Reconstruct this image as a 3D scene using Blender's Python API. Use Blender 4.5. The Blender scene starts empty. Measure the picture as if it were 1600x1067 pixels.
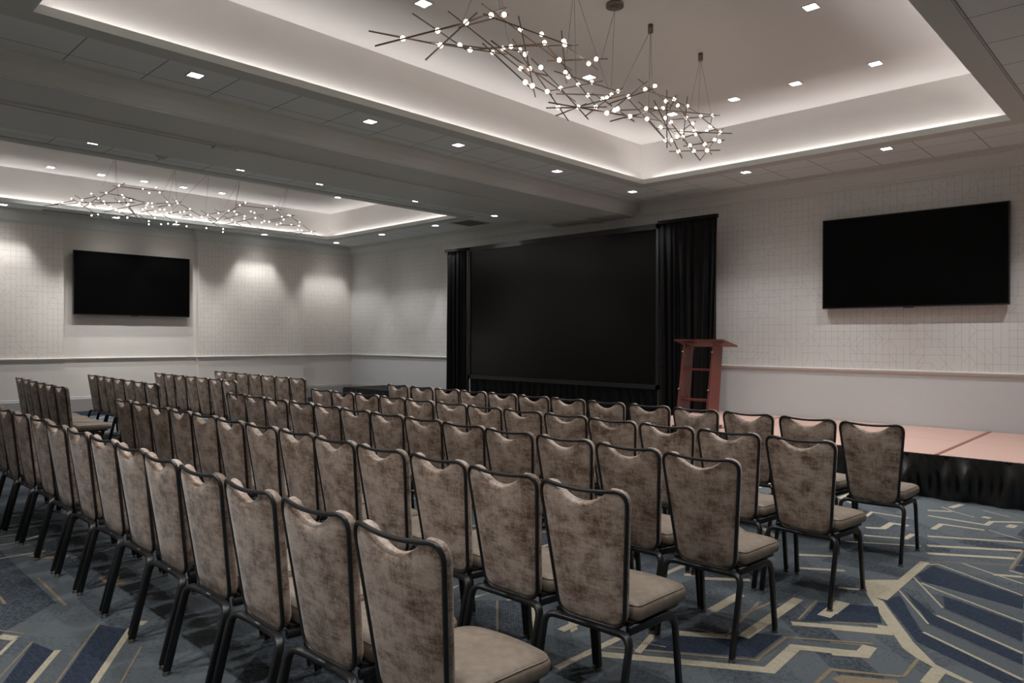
import bpy, bmesh, math, random
from mathutils import Vector, Matrix
random.seed(7)
COL = bpy.context.scene.collection
PI = math.pi

# ------------------------------------------------------------------ helpers
def link(o, parent=None):
    COL.objects.link(o)
    if parent is not None:
        o.parent = parent
    return o

class MB:
    """collects vertices and faces for one mesh object"""
    def __init__(s):
        s.v = []; s.f = []; s.mi = []; s.sm = []
    def add(s, vs, fs, mi=0, smooth=False):
        b = len(s.v)
        s.v += [tuple(v) for v in vs]
        for f in fs:
            s.f.append([b + i for i in f]); s.mi.append(mi); s.sm.append(smooth)
    def box(s, x0, x1, y0, y1, z0, z1, mi=0):
        vs = [(x, y, z) for z in (z0, z1) for y in (y0, y1) for x in (x0, x1)]
        s.add(vs, [(0, 2, 3, 1), (4, 5, 7, 6), (0, 1, 5, 4), (2, 6, 7, 3), (0, 4, 6, 2), (1, 3, 7, 5)], mi)
    def quad(s, a, b, c, d, mi=0):
        s.add([a, b, c, d], [(0, 1, 2, 3)], mi)
    def tube(s, pts, r, n=8, closed=False, mi=0, rx=None, smooth=True, up=None, cap=True):
        """tube along points; r may be (half width, half depth) for a flat section"""
        pts = [Vector(p) for p in pts]
        m = len(pts)
        rings = []
        prev = None
        for i, p in enumerate(pts):
            if closed:
                t = (pts[(i + 1) % m] - pts[i - 1])
            else:
                t = pts[min(i + 1, m - 1)] - pts[max(i - 1, 0)]
            t.normalize()
            if up is not None:
                a = Vector(up) - t * t.dot(Vector(up))
                if a.length < 1e-4:
                    a = prev or t.orthogonal()
            elif prev is None:
                a = t.orthogonal()
            else:
                a = prev - t * prev.dot(t)
                if a.length < 1e-5:
                    a = t.orthogonal()
            a.normalize(); prev = a.copy()
            b = t.cross(a)
            ring = []
            for k in range(n):
                th = 2 * PI * (k + .5) / n
                c, q = math.cos(th), math.sin(th)
                if isinstance(r, tuple):
                    e = .45
                    c = math.copysign(abs(c) ** e, c) * r[0]; q = math.copysign(abs(q) ** e, q) * r[1]
                else:
                    c *= r; q *= r
                ring.append(p + a * c + b * q)
            rings.append(ring)
        vs = [v for ring in rings for v in ring]
        fs = []
        for i in range(m if closed else m - 1):
            j = (i + 1) % m
            for k in range(n):
                l = (k + 1) % n
                fs.append((i * n + k, i * n + l, j * n + l, j * n + k))
        s.add(vs, fs, mi, smooth)
        if not closed and cap:
            b0 = len(s.v) - m * n
            s.f.append([b0 + k for k in range(n)][::-1]); s.mi.append(mi); s.sm.append(False)
            s.f.append([b0 + (m - 1) * n + k for k in range(n)]); s.mi.append(mi); s.sm.append(False)
    def cyl(s, c, r, h, n=20, mi=0, r2=None):
        r2 = r if r2 is None else r2
        vs = [(c[0] + r * math.cos(2 * PI * k / n), c[1] + r * math.sin(2 * PI * k / n), c[2]) for k in range(n)]
        vs += [(c[0] + r2 * math.cos(2 * PI * k / n), c[1] + r2 * math.sin(2 * PI * k / n), c[2] + h) for k in range(n)]
        s.add(vs, [(k, (k + 1) % n, n + (k + 1) % n, n + k) for k in range(n)], mi, True)
        b = len(s.v) - 2 * n
        s.f.append([b + k for k in range(n)][::-1]); s.mi.append(mi); s.sm.append(False)
        s.f.append([b + n + k for k in range(n)]); s.mi.append(mi); s.sm.append(False)
    def sphere(s, c, r, nu=12, nv=8, mi=0):
        vs = [(c[0], c[1], c[2] + r)]
        for i in range(1, nv):
            ph = PI * i / nv
            for k in range(nu):
                th = 2 * PI * k / nu
                vs.append((c[0] + r * math.sin(ph) * math.cos(th), c[1] + r * math.sin(ph) * math.sin(th), c[2] + r * math.cos(ph)))
        vs.append((c[0], c[1], c[2] - r))
        fs = [(0, 1 + k, 1 + (k + 1) % nu) for k in range(nu)]
        for i in range(nv - 2):
            for k in range(nu):
                a = 1 + i * nu + k; b = 1 + i * nu + (k + 1) % nu
                fs.append((a, a + nu, b + nu, b))
        e = len(vs) - 1; o = 1 + (nv - 2) * nu
        fs += [(e, o + (k + 1) % nu, o + k) for k in range(nu)]
        s.add(vs, fs, mi, True)
    def sweep(s, prof, path, mi=0, side=1, smooth=False):
        """profile [(offset from wall, z)] swept along an XY path with mitred corners; room lies to the given side"""
        n = len(path); P = [Vector((p[0], p[1])) for p in path]
        rings = []
        for i in range(n):
            d0 = (P[i] - P[i - 1]).normalized() if i > 0 else None
            d1 = (P[i + 1] - P[i]).normalized() if i < n - 1 else None
            n0 = Vector((d0.y, -d0.x)) * side if d0 is not None else None
            n1 = Vector((d1.y, -d1.x)) * side if d1 is not None else None
            if n0 is None: m = n1
            elif n1 is None: m = n0
            else:
                m = (n0 + n1); m = m / max(1e-6, m.dot(n0))
            rings.append([(P[i].x + m.x * o, P[i].y + m.y * o, z) for o, z in prof])
        k = len(prof)
        vs = [v for r in rings for v in r]
        fs = [(i * k + j, i * k + j + 1, (i + 1) * k + j + 1, (i + 1) * k + j) for i in range(n - 1) for j in range(k - 1)]
        s.add(vs, fs, mi, smooth)
    def build(s, name, mats, parent=None, recalc=True):
        me = bpy.data.meshes.new(name)
        me.from_pydata(s.v, [], s.f)
        for m in (mats if isinstance(mats, (list, tuple)) else [mats]):
            me.materials.append(m)
        for p, mi, sm in zip(me.polygons, s.mi, s.sm):
            p.material_index = mi; p.use_smooth = sm
        if recalc:
            bm = bmesh.new(); bm.from_mesh(me)
            bmesh.ops.recalc_face_normals(bm, faces=bm.faces)
            bm.to_mesh(me); bm.free()
        me.update()
        return link(bpy.data.objects.new(name, me), parent)

def tag(o, label, cat, group=None, kind=None):
    o['label'] = label; o['category'] = cat
    if group: o['group'] = group
    if kind: o['kind'] = kind
    return o
def thing(name, label, cat, loc=(0, 0, 0), rz=0, group=None):
    o = bpy.data.objects.new(name, None); o.empty_display_size = .1
    link(o); o.location = loc; o.rotation_euler = (0, 0, rz)
    return tag(o, label, cat, group)
def struct(o):
    o['kind'] = 'structure'; return o
def copy_tree(o, parent=None):
    c = o.copy(); link(c)
    if parent is not None: c.parent = parent
    for ch in list(o.children):
        if ch is not c: copy_tree(ch, c)
    return c

# ------------------------------------------------------------------ materials
def srgb(r, g, b):
    f = lambda c: (c / 255 / 12.92) if c / 255 <= .04045 else ((c / 255 + .055) / 1.055) ** 2.4
    return (f(r), f(g), f(b), 1)
def mat(name, col, rough=.6, metal=0, spec=.5, emit=None, estr=0):
    m = bpy.data.materials.new(name); m.use_nodes = True
    b = m.node_tree.nodes['Principled BSDF']
    b.inputs['Base Color'].default_value = col
    b.inputs['Roughness'].default_value = rough
    b.inputs['Metallic'].default_value = metal
    b.inputs['Specular IOR Level'].default_value = spec
    if emit:
        b.inputs['Emission Color'].default_value = emit
        b.inputs['Emission Strength'].default_value = estr
    return m
class NT:
    """small wrapper for node graphs"""
    def __init__(s, m):
        s.m = m; s.t = m.node_tree; s.bsdf = s.t.nodes['Principled BSDF']
    def n(s, typ, **kw):
        x = s.t.nodes.new(typ)
        for k, v in kw.items():
            setattr(x, k, v)
        return x
    def l(s, a, b): s.t.links.new(a, b)
    def math(s, op, a, b=None, c=None, clamp=False):
        x = s.n('ShaderNodeMath', operation=op); x.use_clamp = clamp
        for i, v in enumerate((a, b, c)):
            if v is None: continue
            if isinstance(v, (int, float)): x.inputs[i].default_value = v
            else: s.l(v, x.inputs[i])
        return x.outputs[0]
    def mix(s, f, a, b, typ='MIX'):
        x = s.n('ShaderNodeMix', data_type='RGBA', blend_type=typ)
        for i, v in ((0, f), (6, a), (7, b)):
            if isinstance(v, (int, float)): x.inputs[i].default_value = v
            elif isinstance(v, tuple): x.inputs[i].default_value = v
            else: s.l(v, x.inputs[i])
        return x.outputs[2]
    def noise(s, vec, scale, detail=3, rough=.55, dim='3D'):
        x = s.n('ShaderNodeTexNoise', noise_dimensions=dim)
        x.inputs['Scale'].default_value = scale; x.inputs['Detail'].default_value = detail; x.inputs['Roughness'].default_value = rough
        if vec is not None: s.l(vec, x.inputs['Vector'])
        return x.outputs['Fac']
    def ramp(s, f, stops):
        x = s.n('ShaderNodeValToRGB'); e = x.color_ramp.elements
        while len(e) < len(stops): e.new(.5)
        for i, (p, c) in enumerate(stops):
            e[i].position = p; e[i].color = c if isinstance(c, tuple) else (c, c, c, 1)
        s.l(f, x.inputs[0]); return x.outputs[0]
    def pos(s):
        g = s.n('ShaderNodeNewGeometry'); sp = s.n('ShaderNodeSeparateXYZ'); s.l(g.outputs['Position'], sp.inputs[0])
        return g.outputs['Position'], sp.outputs
    def vec(s, x=0, y=0, z=0):
        c = s.n('ShaderNodeCombineXYZ')
        for i, v in enumerate((x, y, z)):
            if isinstance(v, (int, float)): c.inputs[i].default_value = v
            else: s.l(v, c.inputs[i])
        return c.outputs[0]
    def scalevec(s, v, sc):
        m = s.n('ShaderNodeVectorMath', operation='MULTIPLY'); s.l(v, m.inputs[0]); m.inputs[1].default_value = sc; return m.outputs[0]
    def bump(s, h, strength=.3, dist=.01):
        b = s.n('ShaderNodeBump'); b.inputs['Strength'].default_value = strength; b.inputs['Distance'].default_value = dist
        s.l(h, b.inputs['Height']); s.l(b.outputs[0], s.bsdf.inputs['Normal'])
    def col(s, c): s.l(c, s.bsdf.inputs['Base Color'])

def wallpaper(name, axis, base, line):
    """cream wallpaper printed with fine broken grid lines and diagonals"""
    m = mat(name, base, .75, spec=.25); t = NT(m); p, xyz = t.pos()
    CW, CH = .081, .1005
    u = t.math('DIVIDE', xyz[axis], CW); v = t.math('DIVIDE', xyz[2], CH)
    fu = t.math('FLOOR', u); fv = t.math('FLOOR', v)
    lu = t.math('SUBTRACT', u, fu); lv = t.math('SUBTRACT', v, fv)
    def rnd(a, b, k):
        w = t.n('ShaderNodeTexWhiteNoise', noise_dimensions='3D'); t.l(t.vec(a, b, k), w.inputs['Vector']); return w.outputs['Value']
    W = .0022
    vert = t.math('MULTIPLY', t.math('LESS_THAN', lu, 2 * W / CW), t.math('LESS_THAN', rnd(fu, t.math('FLOOR', t.math('DIVIDE', fv, 2)), 1.3), .86))
    hor = t.math('MULTIPLY', t.math('LESS_THAN', lv, 2 * W / CH), t.math('LESS_THAN', rnd(t.math('FLOOR', t.math('DIVIDE', fu, 2)), fv, 7.7), .72))
    d1 = t.math('MULTIPLY', t.math('LESS_THAN', t.math('ABSOLUTE', t.math('SUBTRACT', lu, lv)), 1.6 * W / CH), t.math('LESS_THAN', rnd(fu, fv, 3.1), .13))
    d2 = t.math('MULTIPLY', t.math('LESS_THAN', t.math('ABSOLUTE', t.math('SUBTRACT', t.math('ADD', lu, lv), 1)), 1.6 * W / CH), t.math('GREATER_THAN', rnd(fu, fv, 3.1), .87))
    ln = t.math('MAXIMUM', t.math('MAXIMUM', vert, hor), t.math('MAXIMUM', d1, d2))
    weave = t.noise(t.scalevec(p, (300, 300, 60)), 1, 2)
    b = t.mix(t.math('MULTIPLY', weave, .25), base, tuple(c * .8 for c in base[:3]) + (1,))
    t.col(t.mix(t.math('MULTIPLY', ln, .42), b, line))
    return m
def linen(name, base):
    m = mat(name, base, .75, spec=.25); t = NT(m); p, xyz = t.pos()
    w = t.noise(t.scalevec(p, (260, 260, 18)), 1, 3)
    t.col(t.mix(t.math('MULTIPLY', w, .28), base, tuple(c * .75 for c in base[:3]) + (1,)))
    return m
def tiles(name, base, groove):
    """suspended ceiling tiles with shallow grooves"""
    m = mat(name, base, .85, spec=.2); t = NT(m); p, xyz = t.pos()
    S = .5955
    def g(c, o):
        u = t.math('ADD', t.math('DIVIDE', t.math('SUBTRACT', c, o), S), 100.5)
        f = t.math('SUBTRACT', u, t.math('FLOOR', u))
        return t.math('ABSOLUTE', t.math('SUBTRACT', f, .5))
    gx = g(xyz[0], -1.78); gy = g(xyz[1], 1.68)
    d = t.math('MINIMUM', gx, gy)
    ln = t.math('LESS_THAN', d, .0085)
    sp = t.noise(p, 420, 2)
    b = t.mix(t.math('MULTIPLY', sp, .2), base, tuple(c * .8 for c in base[:3]) + (1,))
    t.col(t.mix(t.math('MULTIPLY', ln, .75), b, groove))
    return m
def velvet(name):
    m = mat(name, (0, 0, 0, 1), .62, spec=.3); t = NT(m)
    tc = t.n('ShaderNodeTexCoord'); oi = t.n('ShaderNodeObjectInfo')
    off = t.n('ShaderNodeVectorMath', operation='ADD'); t.l(tc.outputs['Object'], off.inputs[0])
    sc = t.n('ShaderNodeVectorMath', operation='SCALE'); t.l(t.vec(oi.outputs['Random'], 3.7, 1.9), sc.inputs[0])
    t.l(t.math('MULTIPLY', oi.outputs['Random'], 37.0), sc.inputs['Scale']); t.l(sc.outputs[0], off.inputs[1])
    v = off.outputs[0]
    big = t.noise(t.scalevec(v, (9, 9, 11)), 1, 5, .68)
    str_ = t.noise(t.scalevec(v, (14, 14, 75)), 1, 5, .75)
    fin = t.noise(t.scalevec(v, (160, 160, 160)), 1, 2, .6)
    ver = t.noise(t.scalevec(v, (90, 90, 7)), 1, 3, .6)
    f = t.math('ADD', t.math('ADD', t.math('MULTIPLY', big, 1.0), t.math('MULTIPLY', str_, .5)), t.math('ADD', t.math('MULTIPLY', fin, .35), t.math('MULTIPLY', ver, .25)))
    f = t.math('DIVIDE', f, 2.1)
    t.col(t.ramp(f, [(.40, V_DARK), (.465, V_MID), (.53, V_LIGHT), (.62, V_PALE)]))
    t.bsdf.inputs['Sheen Weight'].default_value = .25; t.bsdf.inputs['Sheen Roughness'].default_value = .4
    t.bump(fin, .15, .002)
    return m
def vinyl(name):
    m = mat(name, (0, 0, 0, 1), .5, spec=.35); t = NT(m)
    tc = t.n('ShaderNodeTexCoord'); v = tc.outputs['Object']
    a = t.noise(v, 28, 4, .6); b = t.noise(v, 7, 2)
    t.col(t.ramp(t.math('ADD', t.math('MULTIPLY', a, .6), t.math('MULTIPLY', b, .4)), [(.35, S_DARK), (.65, S_LIGHT)]))
    return m
NEAR={"rods":[[[-3.911,2.72,3.489],[-3.494,2.993,3.359]],[[-3.45,2.856,3.324],[-3.933,4.03,3.722]],[[-3.655,2.586,3.279],[-3.282,2.977,3.431]],[[-3.276,2.981,3.432],[-3.411,3.489,3.74]],[[-3.825,3.009,3.672],[-3.789,3.467,3.552]],[[-3.422,2.975,3.55],[-3.388,3.722,3.319]],[[-3.328,2.717,3.144],[-3.214,3.03,3.493]],[[-3.347,2.997,3.431],[-3.455,3.55,3.726]],[[-3.311,3.163,3.624],[-3.608,4.433,3.622]],[[-3.225,3.093,3.509],[-3.235,3.975,3.574]],[[-3.603,3.812,3.848],[-3.415,3.79,3.207]],[[-3.45,2.856,3.324],[-3.957,3.868,3.725]],[[-3.873,3.627,3.624],[-3.507,4.012,3.681]],[[-3.931,4.01,3.775],[-3.215,4.02,3.59]],[[-3.823,3.658,3.666],[-3.349,3.703,3.214]],[[-3.82,3.745,3.71],[-3.495,3.83,3.433]],[[-3.823,3.98,3.793],[-3.52,3.843,3.452]],[[-3.621,3.975,3.589],[-3.67,4.361,3.486]],[[-3.948,4.021,3.766],[-3.703,4.036,3.681]],[[-3.571,3.803,3.452],[-3.484,4.005,3.434]],[[-3.533,3.851,3.462],[-3.779,4.695,3.477]],[[-3.641,3.947,3.565],[-3.664,4.464,3.241]],[[-3.31,3.576,3.227],[-3.599,4.182,3.364]],[[-3.512,4.025,3.329],[-3.981,5.345,3.869]],[[-3.457,3.966,3.525],[-3.582,4.876,3.833]],[[-3.552,4.239,3.86],[-3.743,4.535,3.578]],[[-3.334,3.982,3.63],[-3.783,5.002,3.83]],[[-3.469,3.983,3.638],[-3.49,4.207,3.559]],[[-3.442,4.126,3.543],[-3.529,4.676,3.357]],[[-3.5,4.094,3.497],[-3.775,5.333,3.715]],[[-3.653,4.302,3.414],[-3.766,5.224,3.657]],[[-3.917,5.108,3.683],[-3.506,4.834,3.413]],[[-3.685,4.217,3.29],[-3.508,4.767,3.388]],[[-3.624,4.172,3.31],[-3.276,4.776,3.263]],[[-3.775,4.435,3.297],[-3.727,4.778,3.467]],[[-3.706,4.607,3.39],[-3.682,5.27,3.654]],[[-3.504,4.475,3.245],[-3.816,5.431,3.79]],[[-3.685,4.386,3.486],[-3.426,4.418,3.192]],[[-3.225,4.425,3.136],[-3.283,4.787,3.275]],[[-3.242,4.64,3.215],[-3.651,6.019,3.726]],[[-3.585,4.909,3.468],[-3.432,5.385,3.686]],[[-3.375,4.63,3.292],[-3.538,5.415,3.776]],[[-3.423,4.765,3.359],[-3.289,4.841,3.24]],[[-3.352,4.735,3.32],[-3.578,5.731,3.615]],[[-3.4,5.098,3.435],[-3.949,7.465,4.03]],[[-3.684,5.478,3.849],[-3.649,6.004,3.719]],[[-3.589,5.382,3.712],[-3.558,5.9,3.737]],[[-3.49,5.699,3.693],[-3.972,7.076,3.968]],[[-3.535,5.126,3.538],[-3.737,6.066,3.405]],[[-3.469,5.163,3.518],[-3.743,6.238,3.51]],[[-3.473,5.413,3.59],[-3.542,6.004,3.207]],[[-3.388,5.485,3.678],[-3.752,6.08,3.355]],[[-3.28,4.783,3.271],[-3.624,5.784,3.524]],[[-3.414,5.217,3.382],[-3.718,6.101,3.371]],[[-3.58,6.166,3.835],[-3.658,6.219,3.427]],[[-3.749,6.157,3.644],[-3.933,7.489,4.032]],[[-3.479,5.799,3.734],[-3.658,5.973,3.683]],[[-3.513,5.78,3.712],[-3.898,6.678,3.826]],[[-3.85,6.546,3.826],[-3.239,6.012,3.187]],[[-3.717,6.058,3.611],[-3.33,5.956,3.145]],[[-3.715,6.178,3.449],[-3.711,7.008,3.729]],[[-3.592,5.636,3.418],[-3.784,6.31,3.594]],[[-3.758,6.219,3.547],[-3.493,6.907,3.617]],[[-3.802,6.464,3.621],[-3.944,6.97,3.854]],[[-3.981,7.12,3.951],[-3.55,6.79,3.601]],[[-3.975,7.395,4.02],[-3.804,7.015,3.766]],[[-3.683,7.088,3.748],[-3.329,5.961,3.138]],[[-3.601,6.131,3.353],[-3.37,6.507,3.444]],[[-3.732,6.089,3.318],[-3.225,6.145,3.25]]],"bulbs":[[-3.661,2.804,3.394],[-3.479,2.938,3.432],[-3.263,2.984,3.434],[-3.479,2.962,3.346],[-3.653,3.282,3.491],[-3.832,3.544,3.586],[-3.988,3.926,3.721],[-3.952,4.003,3.766],[-3.901,4.042,3.777],[-3.827,4.065,3.738],[-3.738,4.03,3.668],[-3.277,3.212,3.556],[-3.406,3.462,3.683],[-3.719,3.953,3.825],[-3.652,4.122,3.826],[-3.539,4.027,3.701],[-3.578,3.81,3.458],[-3.52,3.843,3.452],[-3.481,3.922,3.472],[-3.315,3.577,3.232],[-3.331,3.665,3.235],[-3.519,4.037,3.334],[-3.687,4.392,3.49],[-3.391,4.024,3.531],[-3.326,3.996,3.64],[-3.289,3.964,3.598],[-3.561,4.593,3.708],[-3.494,4.603,3.73],[-3.597,4.343,3.578],[-3.694,4.5,3.611],[-3.884,4.861,3.688],[-3.968,5.165,3.809],[-3.883,4.998,3.628],[-3.724,4.405,3.348],[-3.702,4.637,3.4],[-3.592,4.729,3.398],[-3.815,5.353,3.738],[-3.763,5.048,3.582],[-3.763,5.114,3.608],[-3.802,5.234,3.673],[-3.359,4.565,3.26],[-3.38,4.696,3.318],[-3.396,4.759,3.347],[-3.271,4.752,3.258],[-3.611,5.226,3.611],[-3.539,5.374,3.694],[-3.443,5.38,3.702],[-3.42,5.207,3.459],[-3.415,5.216,3.372],[-3.502,5.495,3.547],[-3.572,5.717,3.614],[-3.525,5.691,3.664],[-3.547,5.868,3.729],[-3.696,6.185,3.78],[-3.66,5.903,3.588],[-3.745,6.139,3.616],[-3.639,5.785,3.468],[-3.735,6.026,3.415],[-3.724,6.124,3.433],[-3.621,6.073,3.295],[-3.802,6.548,3.884],[-3.905,6.703,3.82],[-3.906,6.836,3.787],[-3.983,7.148,3.954],[-3.974,7.393,4.016],[-3.825,7.066,3.792],[-3.781,6.403,3.587],[-3.73,6.23,3.489],[-3.716,6.314,3.503],[-3.796,6.68,3.66],[-3.709,6.556,3.578],[-3.724,6.805,3.665],[-3.597,6.854,3.638],[-3.432,6.43,3.443],[-3.367,6.402,3.411],[-3.541,6.147,3.352],[-3.409,6.194,3.348],[-3.427,6.021,3.254],[-3.295,6.031,3.239]],"cables":[[3.55,[-3.252,2.95,3.434]],[3.55,[-3.366,3.386,3.64]],[3.55,[-3.913,4.024,3.779]],[4.45,[-3.294,3.992,3.541]],[4.45,[-3.784,4.708,3.683]],[4.45,[-3.844,5.263,3.702]],[5.0,[-3.517,4.706,3.772]],[5.0,[-3.909,5.377,3.786]],[5.55,[-3.813,5.407,3.771]],[5.55,[-3.469,5.381,3.705]],[5.55,[-3.441,5.278,3.489]],[6.45,[-3.83,6.652,3.913]],[6.45,[-3.975,7.081,3.962]],[6.45,[-3.983,7.38,4.032]]]}
FAR={"rods":[[[-12.265,2.836,3.416],[-12.299,3.084,3.503]],[[-12.377,2.943,3.46],[-11.804,3.166,3.446]],[[-12.3,3.084,3.501],[-12.129,3.205,3.538]],[[-12.469,3.293,3.667],[-11.772,3.266,3.469]],[[-12.312,3.21,3.586],[-11.794,3.179,3.451]],[[-12.006,3.291,3.554],[-11.9,3.413,3.592]],[[-11.984,3.383,3.641],[-12.194,3.589,3.592]],[[-11.789,3.193,3.457],[-11.827,3.94,3.566]],[[-11.721,3.205,3.38],[-11.938,3.465,3.591]],[[-11.717,3.173,3.423],[-12.232,3.609,3.332]],[[-11.848,3.351,3.464],[-12.106,3.489,3.471]],[[-11.895,3.38,3.47],[-12.444,3.905,3.646]],[[-11.733,3.421,3.637],[-12.208,3.814,3.715]],[[-12.178,3.796,3.713],[-11.851,3.948,3.621]],[[-11.961,3.48,3.591],[-12.071,3.874,3.892]],[[-11.871,3.642,3.786],[-12.512,4.168,3.916]],[[-12.321,3.797,3.686],[-12.209,3.892,3.571]],[[-12.261,3.935,3.688],[-12.059,3.904,3.554]],[[-11.933,3.415,3.56],[-12.418,3.783,3.564]],[[-12.254,3.632,3.435],[-11.882,3.958,3.534]],[[-11.939,3.891,3.5],[-12.031,4.008,3.424]],[[-11.809,3.718,3.397],[-11.823,3.836,3.341]],[[-11.726,3.763,3.329],[-11.933,3.941,3.399]],[[-12.437,4.047,3.897],[-12.015,4.437,3.838]],[[-11.837,4.254,3.847],[-12.416,4.633,3.79]],[[-12.416,4.633,3.79],[-11.958,4.555,3.602]],[[-12.14,4.354,3.65],[-12.306,4.602,3.716]],[[-12.352,4.467,3.634],[-12.108,4.751,3.731]],[[-12.484,4.746,3.825],[-12.07,4.683,3.692]],[[-11.971,4.673,3.668],[-12.283,5.153,3.56]],[[-12.131,3.948,3.673],[-11.76,4.059,3.579]],[[-11.963,3.893,3.513],[-11.834,4.085,3.574]],[[-11.944,3.904,3.512],[-12.195,4.101,3.408]],[[-11.923,3.88,3.487],[-12.291,4.17,3.37]],[[-12.174,4.103,3.453],[-12.112,4.225,3.347]],[[-12.23,4.149,3.49],[-12.479,4.447,3.603]],[[-12.429,4.317,3.56],[-12.184,4.351,3.428]],[[-12.107,4.462,3.472],[-11.964,4.558,3.38]],[[-11.986,4.501,3.492],[-11.819,4.747,3.552]],[[-12.136,4.747,3.472],[-12.358,4.963,3.524]],[[-11.991,4.777,3.518],[-12.444,5.078,3.539]],[[-12.053,4.744,3.492],[-12.206,4.931,3.543]],[[-12.262,5.125,3.656],[-12.104,5.2,3.565]],[[-12.245,5.168,3.573],[-11.984,5.414,3.645]],[[-12.393,5.428,3.733],[-12.012,5.354,3.625]],[[-12.123,5.198,3.567],[-11.718,5.173,3.438]],[[-11.994,5.142,3.475],[-12.103,5.374,3.393]],[[-11.902,5.163,3.382],[-11.765,5.315,3.54]],[[-12.036,5.15,3.496],[-11.709,5.169,3.456]],[[-11.934,5.136,3.452],[-11.718,5.173,3.438]],[[-11.805,3.842,3.358],[-12.188,4.117,3.471]],[[-11.802,5.332,3.56],[-11.7,5.649,3.787]],[[-11.781,5.514,3.749],[-11.73,5.558,3.728]],[[-11.729,5.599,3.733],[-11.771,6.348,3.772]],[[-12.24,6.446,3.908],[-11.806,6.373,3.662]],[[-12.109,6.273,3.793],[-12.25,6.3,3.852]],[[-11.921,6.21,3.586],[-12.121,6.801,3.769]],[[-11.735,6.409,3.712],[-12.031,6.666,3.725]],[[-12.091,6.712,3.727],[-12.341,7.025,3.687]],[[-12.16,6.996,3.613],[-12.195,7.289,3.456]],[[-12.162,6.69,3.45],[-12.104,7.241,3.516]],[[-12.284,6.589,3.584],[-12.437,6.991,3.637]],[[-12.096,5.465,3.437],[-12.394,6.131,3.656]],[[-11.728,5.299,3.467],[-12.301,5.884,3.695]],[[-11.722,5.296,3.511],[-12.265,5.844,3.479]],[[-12.319,5.97,3.585],[-11.993,5.888,3.476]],[[-11.711,5.858,3.4],[-11.814,5.998,3.359]],[[-12.428,6.228,3.733],[-12.215,6.236,3.719]],[[-12.305,6.212,3.689],[-12.118,6.186,3.643]],[[-11.937,6.252,3.566],[-12.046,6.473,3.637]],[[-11.923,5.522,3.65],[-12.171,5.778,3.682]],[[-11.791,6.628,3.362],[-11.798,6.776,3.406]]],"bulbs":[[-12.269,2.956,3.481],[-12.292,3.082,3.511],[-12.312,3.21,3.586],[-11.79,3.17,3.445],[-11.969,3.256,3.529],[-11.984,3.383,3.641],[-11.802,3.318,3.463],[-11.964,3.472,3.586],[-11.763,3.519,3.642],[-12.02,3.776,3.832],[-12.136,3.506,3.472],[-12.288,3.642,3.603],[-12.386,3.688,3.587],[-12.413,3.778,3.561],[-12.1,3.754,3.474],[-12.44,3.908,3.66],[-12.283,3.928,3.709],[-12.275,3.904,3.738],[-11.984,3.936,3.623],[-12.059,3.904,3.554],[-12.04,3.915,3.567],[-11.809,3.718,3.397],[-12.402,3.595,3.406],[-12.476,3.528,3.392],[-11.747,3.686,3.295],[-11.881,3.851,3.331],[-12.316,4.222,3.887],[-11.938,4.187,3.768],[-11.837,4.254,3.847],[-11.981,4.36,3.808],[-11.988,3.936,3.624],[-12.022,4.176,3.582],[-11.89,4.152,3.595],[-12.01,4.253,3.624],[-12.229,4.234,3.573],[-12.216,4.185,3.545],[-12.274,4.355,3.619],[-12.49,4.479,3.584],[-12.345,4.611,3.737],[-12.173,4.58,3.661],[-12.306,4.741,3.765],[-12.086,4.68,3.694],[-12.175,4.108,3.468],[-12.377,4.509,3.603],[-12.218,4.521,3.586],[-12.063,4.501,3.511],[-12.223,4.467,3.496],[-11.901,4.51,3.502],[-11.762,4.596,3.497],[-11.774,4.662,3.516],[-11.824,4.772,3.58],[-12.189,4.929,3.546],[-12.43,5.082,3.543],[-12.108,4.722,3.466],[-12.291,5.152,3.556],[-12.146,5.202,3.576],[-12.074,5.146,3.485],[-11.709,5.169,3.456],[-11.98,5.309,3.6],[-11.826,5.271,3.422],[-12.071,4.229,3.343],[-11.963,4.191,3.279],[-11.682,4.274,3.258],[-11.81,4.425,3.299],[-12.135,4.68,3.39],[-12.338,4.925,3.371],[-11.868,5.058,3.306],[-12.38,5.571,3.403],[-12.428,5.588,3.357],[-12.141,4.345,3.418],[-11.939,5.466,3.655],[-11.945,5.569,3.659],[-12.087,5.678,3.638],[-11.711,5.554,3.735],[-11.7,5.649,3.787],[-12.356,6.067,3.774],[-12.447,6.18,3.778],[-12.426,5.983,3.685],[-12.391,5.96,3.63],[-12.384,6.166,3.671],[-12.003,5.554,3.515],[-12.194,5.696,3.517],[-11.884,6.033,3.518],[-11.942,6.113,3.56],[-11.898,6.181,3.548],[-12.163,6.471,3.563],[-12.273,6.601,3.612],[-12.515,6.953,3.652],[-11.847,6.395,3.659],[-12.111,6.573,3.662],[-11.877,6.534,3.712],[-11.982,6.633,3.726],[-12.218,6.295,3.836],[-12.233,6.449,3.908],[-11.83,6.299,3.767],[-12.34,7.024,3.693],[-12.3,6.995,3.617],[-12.099,6.856,3.507],[-11.962,6.858,3.481],[-11.963,7.058,3.478]],"cables":[[3.65,[-11.93,3.525,3.778]],[3.65,[-11.927,3.701,3.815]],[3.65,[-12.378,3.878,3.696]],[4.55,[-12.048,4.446,3.836]],[4.55,[-12.365,4.634,3.75]],[4.55,[-12.203,4.706,3.728]],[5.1,[-11.945,4.507,3.502]],[5.1,[-12.232,5.193,3.593]],[5.65,[-12.152,5.49,3.732]],[5.65,[-12.042,5.575,3.509]],[5.65,[-11.945,5.575,3.663]],[6.55,[-11.981,6.373,3.83]],[6.55,[-11.706,6.3,3.729]],[6.55,[-11.927,6.456,3.661]]]}
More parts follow.
